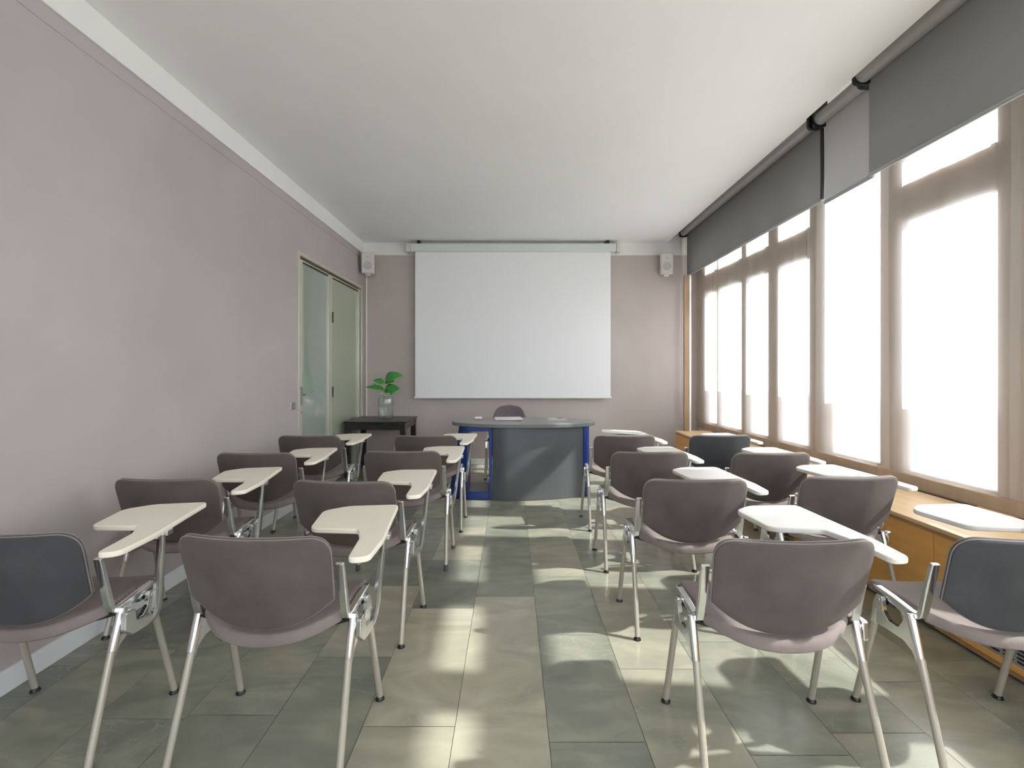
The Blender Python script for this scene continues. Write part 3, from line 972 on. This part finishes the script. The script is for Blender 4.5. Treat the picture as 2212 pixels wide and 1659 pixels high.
for i, (b, tp, w, up, dr) in enumerate((
        (PL(665, 385), PL(1040, 285, -.03), .072, (.15, -.9, .45), .42),
        (PL(650, 425), PL(860, 405, -.02), .046, (0, -.75, .65), .12),
        (PL(640, 440), PL(430, 385, -.02), .046, (0, -.75, .65), .15),
        (PL(640, 560), PL(285, 520, -.03), .042, (0, -.7, .7), .12),
        (PL(650, 590), PL(965, 545, -.03), .080, (0, -.92, .35), .08),
        (PL(640, 600), PL(760, 560, -.05), .026, (0, -.9, .4), .1))):
    bm = bmesh.new(); uvl = bm.loops.layers.uv.new('UVMap')
    leafmesh(bm, b, tp, w, up, dr, uvl=uvl)
    o = obj('leaf', bm, M['leaf'], pt, smooth=True)
    md = o.modifiers.new('thickness', 'SOLIDIFY'); md.thickness = .0012
bm = bmesh.new()
for a in ((PL(640, 1100), PL(620, 800), PL(625, 600), PL(665, 385)), (PL(620, 700), PL(640, 560), PL(640, 440))):
    tube(bm, a, .004, 8)
obj('stem', bm, M['stem'], pt, smooth=True)
bm = bmesh.new(); tube(bm, (PL(625, 590), PL(540, 540), PL(430, 445)), .0035, 6)
o = obj('twig', bm, M['twig'], pt, smooth=True)

# ------------------------------------------------------------------ tablet-arm chairs
def z_seat(x, y):
    v = min(1, max(0, (y + .17) / .37))
    sag = .046 * (1 - v) + .016 * v
    return .446 - sag * (1 - (x / .235) ** 2) + .004 - .012 * max(0, (v - .8) / .2) ** 2 + .008 * (max(0, .12 - v) / .12) ** 2
def n_num(fm):
    def fn(a, b):
        e = .004
        p = fm(a, b); q = fm(a + e, b) - p; r = fm(a, b + e) - p
        return q.cross(r).normalized()
    return fn
seat_map = lambda x, y: Vector((x, y, z_seat(x, y)))
def back_y(x, z):
    return -.112 - .28 * (z - .5) - .045 * (1 - (x / .24) ** 2)
back_map = lambda x, z: Vector((x, back_y(x, z), z))

def U_outline(half, f_low, hi, r, half_hi):
    lo = [Vector((half * k / 14, f_low(abs(k / 14)))) for k in range(-14, 15)]
    up = round_poly([(half, f_low(1), 0), (half_hi, hi, r), (-half_hi, hi, r), (-half, f_low(1), 0)], 8)
    pts = lo + [Vector(p) for p in up[1:-1]]
    return resample(pts, .02)
seat_out = U_outline(.234, lambda t: -.174 + .100 * t ** 2.6, .196, .055, .237)
back_out = U_outline(.234, lambda t: .438 + .095 * t ** 2.3, .752, .062, .246)
round_back_out = resample(round_poly([(-.19, .50, .04), (0, .47, .2), (.19, .50, .04), (.205, .68, .06), (.15, .81, .12), (0, .83, .25), (-.15, .81, .12), (-.205, .68, .06)], 8), .02)

side_prof = round_poly([(.058, .452, .006), (.084, .452, .008), (.094, .425, .006), (.108, .352, .004), (.082, .346, .008), (.030, .350, .01), (-.035, .350, .01),
                        (-.068, .332, .02), (-.085, .302, .004), (-.100, .300, .004), (-.062, .448, .008), (-.036, .448, .006), (-.032, .415, .01), (-.012, .382, .008), (.028, .382, .01), (.052, .405, .01)], 4)

def chair_parts(fab, root, mirror_tablet=True, tablet=True, back=None, tab_mat='tablet', yaw=0.0, rubber=False):
    P = {}
    bm = bmesh.new(); shell(bm, seat_out, seat_map, n_num(seat_map), .040)
    obj('seat', bm, M['seat_fab'] if tablet else fab, root, smooth=True)
    bo = back or back_out
    bm = bmesh.new(); fn = n_num(back_map)
    shell(bm, bo, back_map, fn, .026)
    bk = obj('backrest', bm, fab, root, smooth=True)
    # piping along the rim
    bm = bmesh.new()
    c = sum(bo, Vector((0, 0))) / len(bo)
    for sg in (-1, 1):
        pts = []
        for p in bo + [bo[0]]:
            q = c + (p - c) * .997
            pts.append(back_map(q.x, q.y) + fn(q.x, q.y) * (.0055 * sg))
        tube(bm, pts, .0022, 6, caps=False)
    obj('piping', bm, M['piping'], bk, smooth=True)
    for s in (-1, 1):
        x = .252 * s
        bm = bmesh.new()
        pts = [(x, .118, .470), (x, .10, .468), (x, .03, .457), (x, -.04, .446), (x, -.066, .446), (x, -.078, .455), (x, -.085, .475), (x, -.102, .55), (x, -.122, .632), (x, -.126, .645)]
        rad = [(.008, .002), (.012, .006), (.012, .010), (.012, .010), (.012, .010), (.013, .010), (.014, .010), (.014, .009), (.014, .007), (.013, .006)]
        tube(bm, pts, rad, shape='rect')
        # lower web of the bracket
        extrude_x(bm, [(.085, .464), (-.05, .442), (-.052, .428), (.0, .430), (.055, .440)], x - .005, x + .005)
        # joint lug
        tube(bm, [(x - .012 * s, -.050, .436), (x + .026 * s, -.050, .436)], .013, 12)
        obj('seat_bracket', bm, M['alu'], root, bevel=.0015)
        bm = bmesh.new()
        x = .268 * s
        extrude_x(bm, [(p.x, p.y) for p in side_prof], x - .008, x + .008)
        # leg sockets cast onto the plate
        tube(bm, [(x, -.052, .448), (x, -.060, .43), (x + .001 * s, -.092, .322)], [(.012, .011), (.014, .012), (.0135, .0135)], 14)
        tube(bm, [(x, .082, .40), (x, .097, .345)], [(.009, .008), (.0135, .0135)], 14)
        for yy, zz in ((.072, .438), (-.046, .436)):
            tube(bm, [(x + .007 * s, yy, zz), (x + .0095 * s, yy, zz)], .006, 10)
        obj('side_frame', bm, M['alu'], root, smooth=True, bevel=.002)
        for (y0, z0, y1) in ((-.090, .330, -.19), (.095, .350, .18)):
            bm = bmesh.new()
            tube(bm, [(.2675 * s, y0, z0), (.277 * s, y1, .014)], .0115, 14)
            lg = obj('leg', bm, M['leg'], root, smooth=True)
            bm = bmesh.new()
            if rubber and s > 0 or (rubber and y1 < 0):
                lathe(bm, [(0, 0), (.0135, 0), (.0140, .004), (.0125, .034), (0, .034)], .277 * s, y1, 16)
                obj('rubber_tip', bm, M['rubber'], lg, smooth=True)
            else:
                lathe(bm, [(0, 0), (.017, 0), (.0175, .003), (.014, .009), (.0095, .014), (.009, .02), (0, .02)], .277 * s, y1, 16)
                obj('glide', bm, M['black'], lg, smooth=True)
    bm = bmesh.new()
    pts = [(x, -.045, z_seat(x, -.045) - .024) for x in (-.256, -.2, -.12, 0, .12, .2, .256)]
    tube(bm, pts, [(.006, .022)] * 7, shape='rect')
    pts = [(x, .05, z_seat(x, .05) - .024) for x in (-.256, -.2, -.12, 0, .12, .2, .256)]
    tube(bm, pts, [(.006, .018)] * 7, shape='rect')
    obj('cross_bar', bm, M['black'], root)
    if tablet:
        # hinge and arm
        bm = bmesh.new()
        tube(bm, [(.277, -.052, .415), (.284, -.052, .415)], .018, 14)
        pr = round_poly([(-.075, .440, .01), (-.035, .440, .012), (-.028, .395, .006), (.045, .380, .004), (.062, .352, .008), (.01, .352, .01), (-.045, .352, .01), (-.078, .38, .012)], 4)
        extrude_x(bm, [(p.x, p.y) for p in pr], .284, .302)
        obj('hinge', bm, M['alu'], root, bevel=.003)
        bm = bmesh.new()
        pts = [(.292, .020, .362), (.295, .052, .366), (.300, .064, .392), (.311, .056, .46), (.323, .046, .54), (.335, .036, .62), (.342, .030, .670)]
        tube(bm, pts, [(.008, .011), (.009, .014), (.009, .017), (.009, .016), (.008, .0145), (.0075, .013), (.0075, .012)], shape='rect')
        arm = obj('tablet_arm', bm, M['alu'], root, smooth=True)
        tabm(root, tab_mat, yaw)
    return root

tab_out = round_poly([(.045, .300, .06), (.068, .085, .045), (.245, .062, .02), (.272, -.02, .03), (.280, -.203, .030), (.345, -.190, .035), (.356, -.04, .1), (.335, .372, .03), (.13, .362, .10)], 8)
def tabm(root, tab_mat, yaw, tilt=0.0):
    bm = bmesh.new()
    prism(bm, [(p.x, p.y) for p in tab_out], .675, .694)
    Mx = Matrix.Translation((.335, .03, .686)) @ Matrix.Rotation(R(yaw), 4, 'Z') @ Matrix.Rotation(tilt, 4, 'Y') @ Matrix.Translation((-.335, -.03, -.686))
    bmesh.ops.transform(bm, verts=bm.verts, matrix=Mx)
    t = obj('writing_tablet', bm, M[tab_mat], root, bevel=.005, seg=3)
    bm = bmesh.new()
    box(bm, .318, .352, -.01, .075, .666, .675); box(bm, .352, .362, .03, .065, .664, .682)
    bmesh.ops.transform(bm, verts=bm.verts, matrix=Mx)
    obj('mounting_clip', bm, M['alu'], t, bevel=.002)

def dup_tree(o, parent=None, skip=()):
    c = o.copy(); C.objects.link(c)
    if parent: c.parent = parent
    for ch in list(o.children):
        if ch.name.split('.')[0] in skip: continue
        dup_tree(ch, c, skip)
    return c

G = 'tablet-arm chairs in rows'
proto = thing('tablet_chair', 'x', 'chair', (0, 0, 0), 0, G)
chair_parts(M['taupe'], proto)
rowname = ['nearest row', 'second row', 'third row', 'farthest row']
colname = ['beside the left wall', 'just left of the aisle', 'just right of the aisle', 'beside the radiator cabinet']
# (column, row, x, y, rot deg, tablet yaw, fabric, tablet material, rubber tips)
CH = [
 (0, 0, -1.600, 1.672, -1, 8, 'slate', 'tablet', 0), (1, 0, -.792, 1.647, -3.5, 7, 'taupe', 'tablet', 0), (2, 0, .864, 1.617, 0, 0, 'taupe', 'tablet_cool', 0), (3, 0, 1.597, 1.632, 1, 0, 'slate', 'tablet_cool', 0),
 (0, 1, -1.631, 2.41, 0, 8, 'taupe', 'tablet', 0), (1, 1, -.762, 2.363, -5, 5, 'taupe', 'tablet', 0), (2, 1, .866, 2.40, 0, 0, 'taupe', 'tablet_cool', 0), (3, 1, 1.625, 2.46, 3, 0, 'taupe', 'tablet_cool', 0),
 (0, 2, -1.580, 3.10, 0, 5, 'taupe', 'tablet', 0), (1, 2, -.690, 3.165, 0, -1, 'taupe', 'tablet', 1), (2, 2, .864, 3.14, 1, 0, 'taupe', 'tablet_cool', 0), (3, 2, 1.610, 3.11, 1, 0, 'taupe', 'tablet_cool', 0),
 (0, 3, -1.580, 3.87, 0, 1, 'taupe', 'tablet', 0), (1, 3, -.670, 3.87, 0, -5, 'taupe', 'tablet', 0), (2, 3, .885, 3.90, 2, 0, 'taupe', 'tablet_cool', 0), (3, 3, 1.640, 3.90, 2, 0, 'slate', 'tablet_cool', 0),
]
shaded_backs = []
for c_, r_, x, y, rot, yaw, fab, tm, rub in CH:
    if (c_, r_) == (0, 0):
        o = proto
    else:
        o = dup_tree(proto, None, skip=('writing_tablet',))
        tabm(o, tm, yaw)
    o.location = (x, y, 0); o.rotation_euler = (0, 0, R(rot))
    fname = 'shade-tinted-back taupe fabric' if fab == 'slate' else 'taupe fabric'
    o['label'] = '%s tablet-arm chair in the %s, %s' % (fname, rowname[r_], colname[c_])
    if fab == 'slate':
        shaded_backs.append(o)
    if rub:
        k = 0
        for ch in list(o.children):
            if ch.name.split('.')[0] == 'leg':
                co = ch.data.vertices[-1].co
                for g_ in ch.children:
                    me = g_.data.copy(); g_.data = me; g_.name = 'rubber_tip'
                    cx, cy = (.277 if co.x > 0 else -.277), (.18 if co.y > 0 else -.19)
                    bm = bmesh.new(); lathe(bm, [(0, 0), (.0135, 0), (.0145, .004), (.0125, .036), (0, .036)], cx, cy, 16)
                    bm.to_mesh(me); bm.free(); me.materials.clear(); me.materials.append(M['rubber'])
for o in shaded_backs:
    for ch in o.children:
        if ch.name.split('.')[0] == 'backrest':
            ch.data = ch.data.copy(); ch.data.materials[0] = M['slate']; ch['label'] = 'taupe backrest tinted dark grey for shade'
# first chair was built with yaw 0: turn its tablet
for ch in proto.children:
    if ch.name.startswith('writing_tablet'):
        for q in [ch] + list(ch.children):
            q.data.transform(Matrix.Translation((.335, .03, .686)) @ Matrix.Rotation(R(8), 4, 'Z') @ Matrix.Translation((-.335, -.03, -.686)))

# loose board lying tilted on the farthest right-aisle tablet
bm = bmesh.new()
pl = round_poly([(-.20, -.05, .04), (.16, -.09, .06), (.20, .02, .04), (.17, .13, .05), (-.16, .13, .05)], 6)
prism(bm, [(p.x, p.y) for p in pl], 0, .009)
o = obj('writing_board', bm, M['tablet_cool'], None, bevel=.003)
tag(o, 'loose white writing board lying tilted on the farthest tablet right of the aisle', 'board')
o.location = (.985, 4.20, .7045); o.rotation_euler = (0, R(2.5), 0)

# ------------------------------------------------------------------ teacher's chair behind the desk
tc_ = thing('teacher_chair', 'rounded mauve-grey chair tucked behind the oval desk', 'chair', (X(1100, 5.62), 5.62, 0), R(180))
chair_parts(M['chair_shell'], tc_, tablet=False, back=round_back_out)
